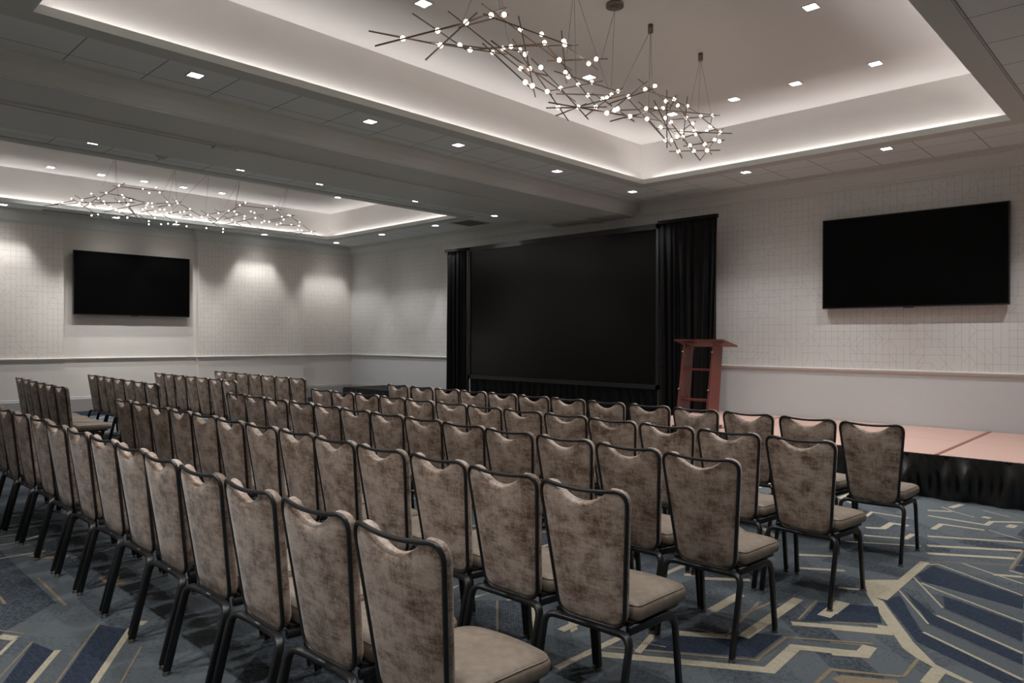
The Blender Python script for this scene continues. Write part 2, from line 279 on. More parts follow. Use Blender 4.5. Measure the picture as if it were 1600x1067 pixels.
CARPET_LINES=[[0,0.055,[[-1.329,5.397],[-1.316,4.45]]],[0,0.016,[[-1.303,5.355],[-1.254,5.404],[-0.742,5.089]]],[0,0.016,[[-1.15,5.547],[-0.93,5.419],[-0.778,5.335]]],[0,0.04,[[-0.947,5.412],[-0.801,5.49]]],[0,0.05,[[-1.37,5.629],[-0.907,5.918]]],[0,0.05,[[-1.422,5.841],[-0.901,6.176]]],[0,0.04,[[-1.491,6.124],[-0.938,6.429]]],[0,0.018,[[-1.229,4.914],[-1.145,4.856],[-0.672,4.606]]],[0,0.011,[[-1.293,4.995],[-1.028,4.539]]],[0,0.02,[[-1.024,4.394],[-0.605,4.149]]],[0,0.011,[[-1.288,4.675],[-1.025,4.229]]],[0,0.02,[[-1.016,4.093],[-0.557,3.822]]],[0,0.03,[[-2.034,6.444],[-2.048,6.643],[-1.756,6.637]]],[0,0.05,[[-1.913,6.058],[-1.806,6.127],[-1.807,6.35],[-1.683,6.359]]],[0,0.04,[[-1.667,6.849],[-1.242,6.831],[-1.235,6.991],[-1.042,7.143]]],[0,0.04,[[-1.718,7.057],[-1.555,7.156]]],[0,0.04,[[-1.516,6.377],[-1.509,6.606],[-1.218,6.635]]],[0,0.04,[[-1.846,5.808],[-1.592,5.926],[-1.589,6.095],[-1.544,6.105]]],[0,0.03,[[-1.891,5.535],[-1.455,5.796]]],[0,0.016,[[-1.665,7.291],[-1.529,7.156],[-1.37,7.059]]],[0,0.014,[[-1.371,7.4],[-1.151,7.275]]],[0,0.014,[[-1.194,6.659],[-0.947,6.496]]],[0,0.06,[[-1.092,6.868],[-1.082,6.989]]],[0,0.06,[[-1.301,7.086],[-1.289,7.156]]],[0,0.05,[[-1.601,7.308],[-1.557,7.539]]],[0,0.03,[[-1.565,4.466],[-1.462,4.525]]],[0,0.06,[[-1.375,3.824],[-1.149,3.953],[-1.187,4.039]]],[0,0.06,[[-1.449,4.03],[-1.45,4.244]]],[0,0.065,[[-1.265,3.518],[-1.146,3.595],[-1.155,3.72]]],[1,0.016,[[-1.196,3.326],[-0.942,3.493],[-0.946,3.726]]],[1,0.07,[[-1.134,3.234],[-1.116,3.289],[-0.934,3.401]]],[0,0.06,[[-0.848,3.484],[-0.847,3.678]]],[1,0.012,[[-1.307,3.635],[-1.183,3.711]]],[1,0.012,[[-1.403,3.902],[-1.192,4.044]]],[1,0.016,[[-0.89,5.626],[-0.901,6.176]]],[0,0.02,[[-0.887,5.58],[-0.809,5.547]]],[1,0.012,[[-1.325,5.401],[-0.842,5.773]]],[0,0.06,[[-2.058,2.724],[-1.394,3.134],[-1.411,3.456],[-1.153,3.606],[-1.155,3.706]]],[1,0.018,[[-2.056,2.827],[-1.481,3.189],[-1.49,3.541],[-1.152,3.762]]],[0,0.055,[[-1.542,3.734],[-1.16,3.977]]],[0,0.07,[[-1.458,3.95],[-1.462,4.241]]],[1,0.012,[[-1.538,3.809],[-1.578,4.175]]],[0,0.06,[[-1.925,3.191],[-1.668,3.367]]],[0,0.06,[[-1.644,3.39],[-1.662,4.117]]],[0,0.06,[[-1.93,3.598],[-1.935,3.949]]],[0,0.05,[[-2.258,4.028],[-2.007,4.228]]],[0,0.04,[[-2.014,4.952],[-1.815,5.098]]],[0,0.04,[[-1.897,4.665],[-1.65,4.826]]],[0,0.04,[[-2.096,2.48],[-2.081,3.02]]],[0,0.05,[[-2.35,2.815],[-2.354,3.011]]],[0,0.035,[[-1.923,2.872],[-1.982,3.098]]],[1,0.02,[[-1.194,3.049],[-1.199,3.34],[-0.955,3.474]]],[1,0.09,[[-1.118,3.217],[-0.933,3.397]]],[1,0.015,[[-1.78,3.657],[-1.745,4.011]]],[1,0.015,[[-1.873,3.319],[-1.713,3.341],[-1.802,3.908]]],[1,0.012,[[-2.001,2.969],[-1.858,3.02]]],[0,0.05,[[-2.353,4.033],[-2.263,4.092]]],[0,0.03,[[-3.618,0.788],[-3.913,0.969]]],[0,0.032,[[-3.42,0.981],[-3.941,1.301]]],[0,0.02,[[-4.046,0.762],[-4.211,0.861]]],[0,0.05,[[-4.302,0.811],[-4.213,0.859]]],[1,0.009,[[-3.773,0.711],[-4.109,0.909]]],[1,0.009,[[-3.536,0.868],[-3.718,0.971],[-4.121,1.206]]],[1,0.009,[[-3.338,1.061],[-3.669,1.257]]],[1,0.016,[[-5.181,1.173],[-4.538,1.161]]],[1,0.016,[[-4.966,0.936],[-4.8,0.931]]],[1,0.012,[[-4.391,0.827],[-4.243,0.906]]],[0,0.025,[[-5.813,1.095],[-5.796,1.358]]],[1,0.05,[[-5.764,1.264],[-5.586,1.338],[-5.549,1.435]]],[0,0.02,[[-5.488,1.434],[-5.513,1.678]]],[1,0.09,[[-4.923,1.476],[-4.69,1.476]]],[0,0.06,[[-4.004,1.331],[-3.957,1.377]]],[0,0.02,[[-4.886,1.651],[-4.969,1.846]]],[0,0.06,[[-4.563,1.779],[-4.518,1.823]]],[0,0.03,[[-6.168,1.277],[-6.189,1.166]]],[0,0.03,[[-6.447,1.215],[-6.423,1.363]]],[0,0.04,[[-6.181,1.264],[-6.286,1.448]]]]
CARPET_FILLS=[[0,[[-1.503,4.73],[-1.346,4.884],[-1.316,4.45],[-1.39,4.447]]],[0,[[-1.467,4.583],[-1.397,4.468],[-1.304,4.424],[-1.016,3.924],[-0.872,3.725],[-0.837,3.664],[-0.957,3.741],[-1.036,3.816]]],[0,[[-0.872,3.725],[-0.706,3.64],[-0.728,3.619],[-0.837,3.664]]],[2,[[-1.275,4.627],[-1.261,4.661],[-1.029,4.226],[-0.58,3.973],[-0.56,3.842],[-1.023,4.107]]],[2,[[-1.263,4.956],[-1.026,4.531],[-0.624,4.279],[-0.609,4.172],[-1.028,4.413],[-1.252,4.836]]],[2,[[-1.191,4.895],[-1.078,4.88],[-0.7,4.797],[-0.676,4.634],[-1.149,4.873]]],[2,[[-1.142,5.53],[-0.832,5.707],[-0.779,5.342],[-0.931,5.427]]],[3,[[-1.259,4.584],[-1.033,4.113],[-0.555,3.803],[-0.553,3.789],[-0.615,3.729],[-1.003,3.936],[-1.297,4.431]]],[3,[[-1.258,4.684],[-1.085,4.456],[-1.024,4.377],[-0.602,4.126],[-0.583,3.995],[-1.025,4.245]]],[3,[[-1.078,4.76],[-0.668,4.578],[-0.628,4.303],[-1.023,4.552]]],[3,[[-0.87,5.621],[-0.873,6.089],[-0.802,5.592]]],[3,[[-1.272,5.351],[-0.737,5.055],[-0.704,4.828],[-1.224,4.95],[-1.291,5.065]]],[2,[[-3.603,0.811],[-3.905,0.967],[-3.784,0.999],[-3.541,0.872]]],[2,[[-3.403,1.006],[-3.919,1.299],[-3.843,1.329],[-3.651,1.245],[-3.344,1.063]]],[3,[[-3.533,0.88],[-4.107,1.207],[-3.933,1.286],[-3.427,0.983]]],[3,[[-3.705,0.712],[-4.096,0.911],[-3.906,0.957],[-3.625,0.79]]],[3,[[-1.95,2.913],[-1.504,3.215],[-1.513,3.555],[-1.851,3.302],[-1.918,3.179]]],[2,[[-1.442,3.195],[-1.475,3.518],[-1.163,3.733],[-1.165,3.645],[-1.425,3.477],[-1.404,3.155],[-2.027,2.787],[-2.046,2.813]]],[3,[[-1.515,3.81],[-1.56,4.144],[-1.296,4.309],[-1.204,4.073]]]]
# ------------------------------------------------------------------ settings
C_VD, C_VM, C_VL, C_VP = (92, 75, 62), (141, 123, 109), (176, 159, 146), (196, 182, 170)
C_SD, C_SL = (118, 106, 94), (138, 126, 113)
C_WALL, C_LINEN = (214, 208, 201), (208, 203, 197)
C_WALLR, C_LINENR = (203, 202, 200), (192, 193, 193)  # stage wall copies, cooler to offset the warm light bounced off the deck
C_TRIM, C_CROWN, C_TILE, C_TRAY = (212, 208, 204), (196, 199, 195), (218, 225, 224), (221, 217, 214)
C_RED, C_DECK = (110, 56, 48), (184, 152, 140)
C_NAVY, C_SLATE, C_CREAM, C_TAN = (38, 44, 54), (89, 95, 99), (168, 160, 140), (132, 120, 100)
E_COVE, E_BULB, P_SPOT, EXPO = 22, 7, 50, 0.78
K_SPILL = .21; SPILL_DEG = 118; LAMP = (1, .99, .985)
# ------------------------------------------------------------------ carpet
M_carpetplain = mat('plain carpet', srgb(70, 78, 90), .95, spec=.1)
NAVY, SLATE, CREAM, TAN = srgb(*C_NAVY), srgb(*C_SLATE), srgb(*C_CREAM), srgb(*C_TAN)
def pile(name, ca, cb, lo=.42, hi=.6):
    """one yarn colour, worn and mottled, with a fine rib"""
    m = mat(name, ca, .95, spec=.08); t = NT(m); p, xyz = t.pos()
    a = t.noise(p, 52, 5, .78); b = t.noise(t.scalevec(p, (14, 140, 1)), 1, 3, .6)
    rib = t.math('MULTIPLY', t.math('SINE', t.math('MULTIPLY', t.math('ADD', xyz[0], t.math('MULTIPLY', xyz[1], .7)), 430.0)), .04)
    f = t.math('ADD', t.math('ADD', t.math('MULTIPLY', a, .6), t.math('MULTIPLY', b, .4)), rib)
    t.col(t.ramp(f, [(lo, ca), (hi, cb)]))
    return m
def carpet(name):
    """angular patches of ribbed navy and slate stripes with cream lines"""
    m = mat(name, NAVY, .95, spec=.08); t = NT(m); p, xyz = t.pos()
    vo = t.n('ShaderNodeTexVoronoi', voronoi_dimensions='2D', feature='F1', distance='MANHATTAN'); vo.inputs['Scale'].default_value = .62; t.l(p, vo.inputs['Vector'])
    sp = t.n('ShaderNodeSeparateColor'); t.l(vo.outputs['Color'], sp.inputs[0])
    ang = t.math('MULTIPLY', t.math('FLOOR', t.math('MULTIPLY', sp.outputs[0], 4.0)), PI / 4)
    c, s = t.math('COSINE', ang), t.math('SINE', ang)
    q = t.math('ADD', t.math('MULTIPLY', xyz[0], c), t.math('MULTIPLY', xyz[1], s))
    u = t.math('DIVIDE', q, .19); fu = t.math('FLOOR', u); lu = t.math('SUBTRACT', u, fu)
    w = t.n('ShaderNodeTexWhiteNoise', noise_dimensions='2D'); t.l(t.vec(fu, sp.outputs[1]), w.inputs['Vector']); r = w.outputs['Value']
    wear = t.noise(p, 46, 5, .78); wear2 = t.noise(p, 2.2, 3, .6)
    rib = t.math('MULTIPLY', t.math('SINE', t.math('MULTIPLY', q, 460.0)), .5)
    f = t.math('ADD', t.math('MULTIPLY', r, .3), t.math('ADD', t.math('MULTIPLY', wear, .95), t.math('ADD', t.math('MULTIPLY', wear2, .35), t.math('MULTIPLY', rib, .07))))
    base = t.ramp(f, [(.56, NAVY), (.88, SLATE)])
    line = t.math('MULTIPLY', t.math('LESS_THAN', lu, .2), t.math('GREATER_THAN', r, .45))
    thin = t.math('MULTIPLY', t.math('LESS_THAN', lu, .06), t.math('LESS_THAN', r, .3))
    # the patches without lines lie at the right and at the front left
    k = t.math('MULTIPLY', t.math('LESS_THAN', xyz[0], -2.3), t.math('GREATER_THAN', xyz[1], 2.2))
    brk = t.math('GREATER_THAN', t.noise(p, 1.7, 1), .42)
    line = t.math('MULTIPLY', t.math('MULTIPLY', line, k), brk); thin = t.math('MULTIPLY', thin, k)
    worn = t.math('GREATER_THAN', t.noise(p, 60, 3, .7), .40)
    col = t.mix(t.math('MULTIPLY', thin, .8), base, TAN)
    col = t.mix(t.math('MULTIPLY', line, t.math('ADD', t.math('MULTIPLY', worn, .5), .45)), col, CREAM)
    t.col(col)
    return m
def carpet_pattern(w):
    """inlaid cream and tan yarn lines and stripe fields, as thin flat faces on the carpet"""
    for i, (k, P) in enumerate(CARPET_FILLS):
        w.add([(x, y, .0004 + .00002 * i) for x, y in P], [tuple(range(len(P)))], {0: 1, 2: 3, 3: 4}[k])
    for i, (k, wd, P) in enumerate(CARPET_LINES):
        z = .0012 + .00001 * i
        pts = [Vector((x, y)) for x, y in P]; L = []; n = len(pts)
        for j, q in enumerate(pts):
            d0 = (q - pts[j - 1]).normalized() if j else None
            d1 = (pts[j + 1] - q).normalized() if j < n - 1 else None
            a = Vector((-(d0 or d1).y, (d0 or d1).x)); b = Vector((-(d1 or d0).y, (d1 or d0).x))
            mm = a + b
            if mm.length < .35: mm = a
            else: mm = mm / max(.35, mm.dot(a))
            L.append((q + mm * wd / 2, q - mm * wd / 2))
        for (a, b), (c, d) in zip(L, L[1:]):
            w.quad((*a, z), (*c, z), (*d, z), (*b, z), 1 if k == 0 else 2)
M_cream = pile('cream yarn', CREAM, srgb(*[c * .72 for c in C_CREAM]), .45, .75)
M_tan = pile('tan yarn', TAN, srgb(*[c * .75 for c in C_TAN]), .45, .7)
M_slate = pile('slate yarn', srgb(*[c * .86 for c in C_SLATE]), SLATE)
M_navy = pile('navy yarn', NAVY, srgb(*[c * 1.45 for c in C_NAVY]))
# ------------------------------------------------------------------ palette
V_DARK = srgb(*C_VD); V_MID = srgb(*C_VM); V_LIGHT = srgb(*C_VL); V_PALE = srgb(*C_VP)
S_DARK = srgb(*C_SD); S_LIGHT = srgb(*C_SL)
M_paper = {0: wallpaper('wallpaper stage side', 0, srgb(*C_WALLR), srgb(112, 100, 88)),
           1: wallpaper('wallpaper left side', 1, srgb(*C_WALL), srgb(112, 100, 88))}
M_linen = linen('linen wall covering', srgb(*C_LINEN))
M_trim = mat('cream painted trim', srgb(*C_TRIM), .45, spec=.4)
M_crown = mat('grey painted moulding', srgb(*C_CROWN), .5, spec=.4)
M_base = mat('grey base board', srgb(150, 147, 145), .5)
M_tile = tiles('ceiling tile', srgb(*C_TILE), srgb(90, 87, 82))
M_drywall = mat('ceiling paint', srgb(*C_CROWN), .8, spec=.2)
M_tray = mat('tray paint', srgb(*C_TRAY), .85, spec=.15)
M_slot = mat('dark slot', srgb(30, 28, 26), .8)
M_led = mat('cove led', (0, 0, 0, 1), .5, emit=(1, .985, .97, 1), estr=E_COVE)
M_lens = mat('downlight lens', (.8, .8, .8, 1), .5, emit=(1, .97, .95, 1), estr=14)
M_lighttrim = mat('white light trim', srgb(200, 195, 190), .5)
M_bulb = mat('glass bulb', (.9, .9, .9, 1), .3, emit=(1, .86, .72, 1), estr=E_BULB)
M_bronze = mat('bronze rod', srgb(118, 98, 82), .5)
M_bronze2 = mat('dark nickel', srgb(128, 118, 108), .38, .55)
M_cable = mat('thin cable', srgb(110, 102, 96), .5)
M_black = mat('black steel tube', srgb(27, 27, 28), .38, spec=.5)
M_glide = mat('grey metal glide', srgb(110, 108, 104), .35, .7)
M_velvet = velvet('mottled velvet'); M_vinyl = vinyl('tan vinyl')
M_screen = mat('black glass', srgb(5, 5, 5), .35, spec=.06)
M_bezel = mat('black bezel', srgb(14, 14, 14), .4)
M_proj = mat('black screen cloth', srgb(2, 2, 2), .24, spec=.3)
M_projframe = mat('dark frame border', srgb(34, 33, 35), .45, spec=.4)
M_drape = mat('black drape', srgb(9, 9, 9), .6, spec=.18)
M_satin = mat('black satin skirt', srgb(12, 12, 12), .33, spec=.6)
M_red = mat('red brown laminate', srgb(*C_RED), .45, spec=.4)
M_chrome = mat('chrome', srgb(200, 195, 190), .25, .9)
M_acry = mat('clear acrylic', (1, 1, 1, 1), .05)
def acrylic(m):
    t = NT(m); tr = t.n('ShaderNodeBsdfTransparent'); gl = t.n('ShaderNodeBsdfGlossy'); gl.inputs['Roughness'].default_value = .05
    mx = t.n('ShaderNodeMixShader'); mx.inputs[0].default_value = .012
    t.l(tr.outputs[0], mx.inputs[1]); t.l(gl.outputs[0], mx.inputs[2])
    out = [x for x in t.t.nodes if x.type == 'OUTPUT_MATERIAL'][0]; t.l(mx.outputs[0], out.inputs[0])
acrylic(M_acry)
def deckmat():
    m = mat('pink beige deck', srgb(*C_DECK), .7); t = NT(m); p, _ = t.pos()
    t.col(t.mix(t.math('MULTIPLY', t.noise(p, 90, 3), .35), srgb(*C_DECK), srgb(*[c * .82 for c in C_DECK])))
    return m
M_deck = deckmat()
M_deckedge = mat('brown deck edge', srgb(120, 78, 62), .5)

# ------------------------------------------------------------------ room
ZC, ZT = 3.75, 4.34
YW, XR, YB = 10.12, 1.2, -.3
XL, XP = -15.25, -15.12
RAIL = [(0, 1.062), (.012, 1.066), (.02, 1.075), (.02, 1.088), (.032, 1.092), (.032, 1.108), (0, 1.112)]
CROWN = [(0, 3.52), (.016, 3.52), (.016, 3.545), (.034, 3.552), (.034, 3.566), (.044, 3.60), (.062, 3.635), (.09, 3.668), (.122, 3.688), (.122, 3.704), (.145, 3.712), (.145, 3.728), (.16, 3.732), (.16, 3.752)]
BASE = [(0, .0), (.026, .0), (.026, .335), (.018, .345), (.018, .36), (.008, .378), (0, .38)]

fl = MB(); fl.quad((XL - .3, YB - .2, 0), (XR + .2, YB - .2, 0), (XR + .2, YW + .2, 0), (XL - .3, YW + .2, 0))
M_carpet = carpet('patterned carpet')
carpet_pattern(fl)
struct(fl.build('floor', [M_carpet, M_cream, M_tan, M_slate, M_navy]))

w = MB()
w.box(XL - .2, XR + .1, YW, YW + .12, 1.09, ZC, 0); w.box(XL - .2, XR + .1, YW, YW + .12, 0, 1.09, 1)
struct(w.build('wall_stage', [M_paper[0], linen('linen stage side', srgb(*C_LINENR))]))
def leftwall():
    w = MB()
    def seg(x, y0, y1, plain):
        w.quad((x, y0, 1.09), (x, y1, 1.09), (x, y1, ZC), (x, y0, ZC), 1 if plain else 0)
        w.quad((x, y0, 0), (x, y1, 0), (x, y1, 1.09), (x, y0, 1.09), 1)
    def ret(y, x0, x1):
        w.quad((x0, y, 0), (x1, y, 0), (x1, y, ZC), (x0, y, ZC), 1)
    seg(XP, YB, 3.82, False); ret(3.82, XL, XP); seg(XL, 3.82, 6.285, True); ret(6.285, XL, XP)
    seg(XP, 6.285, 8.72, False); ret(8.72, XL, XP); seg(XL, 8.72, YW, False)
    w.box(XL - .25, XL - .15, YB, YW, 0, ZC, 1)
    return w.build('wall_left', [M_paper[1], M_linen], recalc=False)
struct(leftwall())
w = MB(); w.box(XR, XR + .1, YB, YW, 0, ZC); struct(w.build('wall_right', M_linen))
w = MB(); w.box(XL - .2, XR + .1, YB - .1, YB, 0, ZC); struct(w.build('wall_rear', mat('white painted wall', srgb(226, 221, 215), .8)))
path_left = [(XP, YB), (XP, 3.82), (XL, 3.82), (XL, 6.285), (XP, 6.285), (XP, 8.72), (XL, 8.72), (XL, YW)]
path_all = path_left + [(XR, YW)]
for nm, prof, m in (('trim_1', RAIL, M_trim), ('baseboard_left', BASE, M_base)):
    w = MB(); w.sweep(prof, path_all, side=1); struct(w.build(nm, m, recalc=False))
cv = MB(); cv.sweep([(0, 0), (.034, 0), (.034, .095), (.026, .1), (0, .1)], path_all, side=1)
struct(cv.build('baseboard_carpet', M_carpetplain, recalc=False))
w = MB(); w.sweep(CROWN, path_left + [(-8.5, YW)], side=1, smooth=False); struct(w.build('trim_2', M_crown, recalc=False))
w = MB(); w.sweep(CROWN, [(-6.70, YW), (XR, YW)], side=1); struct(w.build('trim_3', M_crown, recalc=False))

# ceilings: tiled soffits around two raised trays
T1 = (-5.83, -1.40, 1.28, 8.80); T2 = (-14.31, -9.91, 1.30, 8.88)
BX0, BX1 = -8.5, -6.88
def soffit(name, x0, x1, t):
    w = MB(); a0, a1, b0, b1 = t; g = .2
    A0, A1, B0, B1 = a0 - g, a1 + g, b0 - g, b1 + g
    def plate(xa, xb, ya, yb):
        w.quad((xa, ya, ZC), (xb, ya, ZC), (xb, yb, ZC), (xa, yb, ZC), 0)
    plate(x0, x1, YB, B0); plate(x0, x1, B1, YW); plate(x0, A0, B0, B1); plate(A1, x1, B0, B1)
    # smooth painted border, a touch lower than the tiles
    zb = ZC - .012
    for (p, q, r, s) in (((A0, B0), (A1, B0), (a1, b0), (a0, b0)), ((A1, B0), (A1, B1), (a1, b1), (a1, b0)), ((A1, B1), (A0, B1), (a0, b1), (a1, b1)), ((A0, B1), (A0, B0), (a0, b0), (a0, b1))):
        w.quad((*p, zb), (*q, zb), (*r, zb), (*s, zb), 1)
        w.quad((*p, zb), (*q, zb), (*q, ZC), (*p, ZC), 1)
        w.quad((*r, zb), (*s, zb), (*s, ZC + .055), (*r, ZC + .055), 1)
    # ledge behind the lip
    d = .1; l = .014
    def ring(o0, z0, o1, z1, mi):
        R0 = [(a0 - o0, b0 - o0, z0), (a1 + o0, b0 - o0, z0), (a1 + o0, b1 + o0, z0), (a0 - o0, b1 + o0, z0)]
        R1 = [(a0 - o1, b0 - o1, z1), (a1 + o1, b0 - o1, z1), (a1 + o1, b1 + o1, z1), (a0 - o1, b1 + o1, z1)]
        for i in range(4):
            w.quad(R0[i], R0[(i + 1) % 4], R1[(i + 1) % 4], R1[i], mi)
    ring(0, ZC + .055, l, ZC + .055, 1); ring(l, ZC + .055, l, ZC + .01, 1); ring(l, ZC + .01, d, ZC + .01, 2)
    ring(d, ZC + .01, d, ZT, 2)
    w.quad((a0 - d, b0 - d, ZT), (a1 + d, b0 - d, ZT), (a1 + d, b1 + d, ZT), (a0 - d, b1 + d, ZT), 2)
    struct(w.build(name, [M_tile, M_drywall, M_tray], recalc=False))
soffit('ceiling', BX1 + .18, XR, T1)
soffit('ceiling_left', XL - .1, BX0, T2)
w = MB(); w.box(XL - .3, XR + .2, YB - .2, YW + .2, ZT + .06, ZT + .12); struct(w.build('ceiling_slab', M_drywall))

# beam with a crowned side and a partition track on its underside
w = MB()
prof = [(-6.70, 3.752), (-6.70, 3.735), (-6.715, 3.73), (-6.715, 3.71), (-6.74, 3.69), (-6.785, 3.655), (-6.83, 3.60), (-6.85, 3.565), (-6.86, 3.56), (-6.86, 3.548), (-6.88, 3.545), (-7.50, 3.545)]
prof2 = [(-7.70, 3.545), (-8.48, 3.545), (-8.5, 3.55), (-8.5, 3.752)]
for pr in (prof, prof2):
    for (xa, za), (xb, zb) in zip(pr, pr[1:]):
        w.quad((xa, YB, za), (xa, YW, za), (xb, YW, zb), (xb, YB, zb), 0)
w.box(-7.70, -7.50, YB, YW, 3.60, 3.62, 1)
beam = struct(w.build('beam', [M_crown, M_slot], recalc=False))
w = MB()
w.box(-7.535, -7.5, YB, 3.45, 3.53, 3.60); w.box(-7.555, -7.545, YB, 3.45, 3.533, 3.60); w.box(-7.70, -7.59, YB, 3.45, 3.532, 3.60)
w.box(-7.69, -7.5, 3.45, YW, 3.522, 3.60); w.box(-7.62, -7.52, 3.3, 3.55, 3.505, 3.53)
struct(w.build('trim_4', M_crown))

# cove led strips, one along each side of each tray
sides = {0: 'beside the beam', 1: 'on the right side', 2: 'on the camera side', 3: 'on the stage wall side'}
for tname, t, sd in (('near', T1, ('along the left side', 'along the right side', 'along the rear side', 'along the stage side')),
                     ('far', T2, ('along the left side', 'along the right side', 'along the rear side', 'along the stage side'))):
    a0, a1, b0, b1 = t
    for k, bx in enumerate(((a0 - .088, a0 - .070, b0 + .1, b1 - .1), (a1 + .070, a1 + .088, b0 + .1, b1 - .1), (a0 + .1, a1 - .1, b0 - .088, b0 - .070), (a0 + .1, a1 - .1, b1 + .070, b1 + .088))):
        w = MB(); w.box(bx[0], bx[1], bx[2], bx[3], ZC + .0105, ZC + .016, 1); w.quad((bx[0], bx[2], ZC + .0165), (bx[1], bx[2], ZC + .0165), (bx[1], bx[3], ZC + .0165), (bx[0], bx[3], ZC + .0165), 0)
        tag(w.build('cove_light_strip', [M_led, M_lighttrim]), 'glowing white cove light strip %s of the %s ceiling tray' % (sd[k], tname), 'light strip', 'cove lights around the ceiling trays')

# ------------------------------------------------------------------ downlights
def spot(name, loc, parent=None, power=P_SPOT, size=96):
    ld = bpy.data.lights.new(name, 'SPOT'); ld.energy = power; ld.spot_size = math.radians(size); ld.spot_blend = .1
    ld.shadow_soft_size = .03; ld.color = LAMP; ld.use_nodes = True
    # the square reflector of the lamp gives a square beam
    nt = ld.node_tree; em = nt.nodes['Emission']
    def nd(op, a, b):
        x = nt.nodes.new('ShaderNodeMath'); x.operation = op
        for i, v in enumerate((a, b)):
            if isinstance(v, float): x.inputs[i].default_value = v
            else: nt.links.new(v, x.inputs[i])
        return x.outputs[0]
    tc = nt.nodes.new('ShaderNodeTexCoord'); sx = nt.nodes.new('ShaderNodeSeparateXYZ'); nt.links.new(tc.outputs['Normal'], sx.inputs[0])
    q = nd('DIVIDE', nd('MAXIMUM', nd('ABSOLUTE', sx.outputs[0], 0.0), nd('ABSOLUTE', sx.outputs[1], 0.0)), nd('MAXIMUM', nd('ABSOLUTE', sx.outputs[2], 0.0), .01))
    mr = nt.nodes.new('ShaderNodeMapRange'); mr.interpolation_type = 'SMOOTHSTEP'
    mr.inputs['From Min'].default_value = .84; mr.inputs['From Max'].default_value = .44; mr.inputs['To Min'].default_value = 0; mr.inputs['To Max'].default_value = 1
    nt.links.new(q, mr.inputs['Value']); nt.links.new(mr.outputs[0], em.inputs['Strength'])
    o = bpy.data.objects.new(name, ld); link(o, parent); o.location = loc
    # the wide spill of the same lamp outside its main cone
    l2 = bpy.data.lights.new(name + ' spill', 'SPOT'); l2.energy = power * K_SPILL; l2.spot_size = math.radians(SPILL_DEG); l2.spot_blend = 1; l2.shadow_soft_size = .05; l2.color = LAMP
    o2 = bpy.data.objects.new(name + ' spill', l2); link(o2, parent); o2.location = loc
    return o
tm = MB()
S = .062; I = .052
for (xa, xb, ya, yb) in ((-S, S, -S, -I), (-S, S, I, S), (-S, -I, -I, I), (I, S, -I, I)):
    tm.box(xa, xb, ya, yb, -.008, .001)
lm = MB(); lm.box(-I, I, -I, I, -.005, -.001)
dl0 = None
def downlight(x, y, z, label, group, power=P_SPOT, size=96):
    global dl0
    if dl0 is None:
        r = thing('recessed_downlight', label, 'downlight')
        tm.build('trim', M_lighttrim, r); lm.build('lens', M_lens, r); dl0 = r
    else:
        r = copy_tree(dl0)
    r.location = (x, y, z); r['label'] = label; r['category'] = 'downlight'; r['group'] = group
    for c in list(r.children):
        if c.type == 'LIGHT': bpy.data.objects.remove(c)
    spot('downlight beam', (0, 0, -.03), r, power, size)
    return r
ORD = ['nearest the camera', 'second from the camera', 'third from the camera', 'fourth from the camera', 'fifth from the camera', 'sixth from the camera']
for i, y in enumerate((2.56, 4.36, 5.59, 7.37)):
    downlight(-6.24, y, ZC, 'square downlight in tiles right of the beam, %s' % ORD[i], 'downlights right of the beam')
downlight(-6.26, 9.17, ZC, 'square downlight in the corner tile below the near tray, next to the beam', 'downlights right of the beam')
for x, tx in ((-4.42, 'left one of two'), (-2.67, 'right one of two')):
    downlight(x, 9.14, ZC, 'square downlight in tiles above the stage wall under the near tray, %s' % tx, 'downlights above the stage wall')
for i, y in enumerate((2.81, 4.57, 5.66, 7.53)):
    downlight(-14.70, y, ZC, 'square downlight in the far left soffit, %s' % ORD[i], 'downlights above the left wall')
downlight(-14.70, 9.33, ZC, 'square downlight in the far left corner of the room', 'downlights above the left wall')
for x, tx in ((-12.79, 'left one of three'), (-11.0, 'middle one of three'), (-9.32, 'right one of three')):
    downlight(x, 9.25, ZC, 'square downlight above the stage wall past the far tray, %s' % tx, 'downlights above the stage wall')
for i, y in enumerate((2.64, 4.42, 5.62, 7.39)):
    downlight(-9.27, y, ZC, 'thin square downlight beyond the beam, %s' % ORD[i], 'downlights left of the beam')
for x, y, tx in ((-4.77, 3.87, 'cut by the top edge above the chandelier'), (-4.80, 6.2, 'behind the middle of the chandelier'), (-4.82, 7.93, 'behind the right end of the chandelier'),
                 (-2.41, 6.19, 'rightmost near the top edge'), (-2.42, 7.91, 'on the right, below the one at the top edge'), (-3.25, 7.92, 'second from the right at the stage end'), (-3.99, 7.94, 'just right of the chandelier')):
    downlight(x, y, ZT, 'square downlight in the near tray, %s' % tx, 'downlights in the near tray', P_SPOT * 1.0)
for i, y in enumerate((3.31, 4.07, 4.78, 5.48, 6.22)):
    downlight(-13.88, y, ZT, 'square downlight in the far tray above its chandelier, %s from the left' % ('first', 'second', 'third', 'fourth', 'fifth')[i], 'downlights in the far tray')
downlight(-12.55, 8.0, ZT, 'square downlight in the far raised tray, alone at its stage end', 'downlights in the far tray')
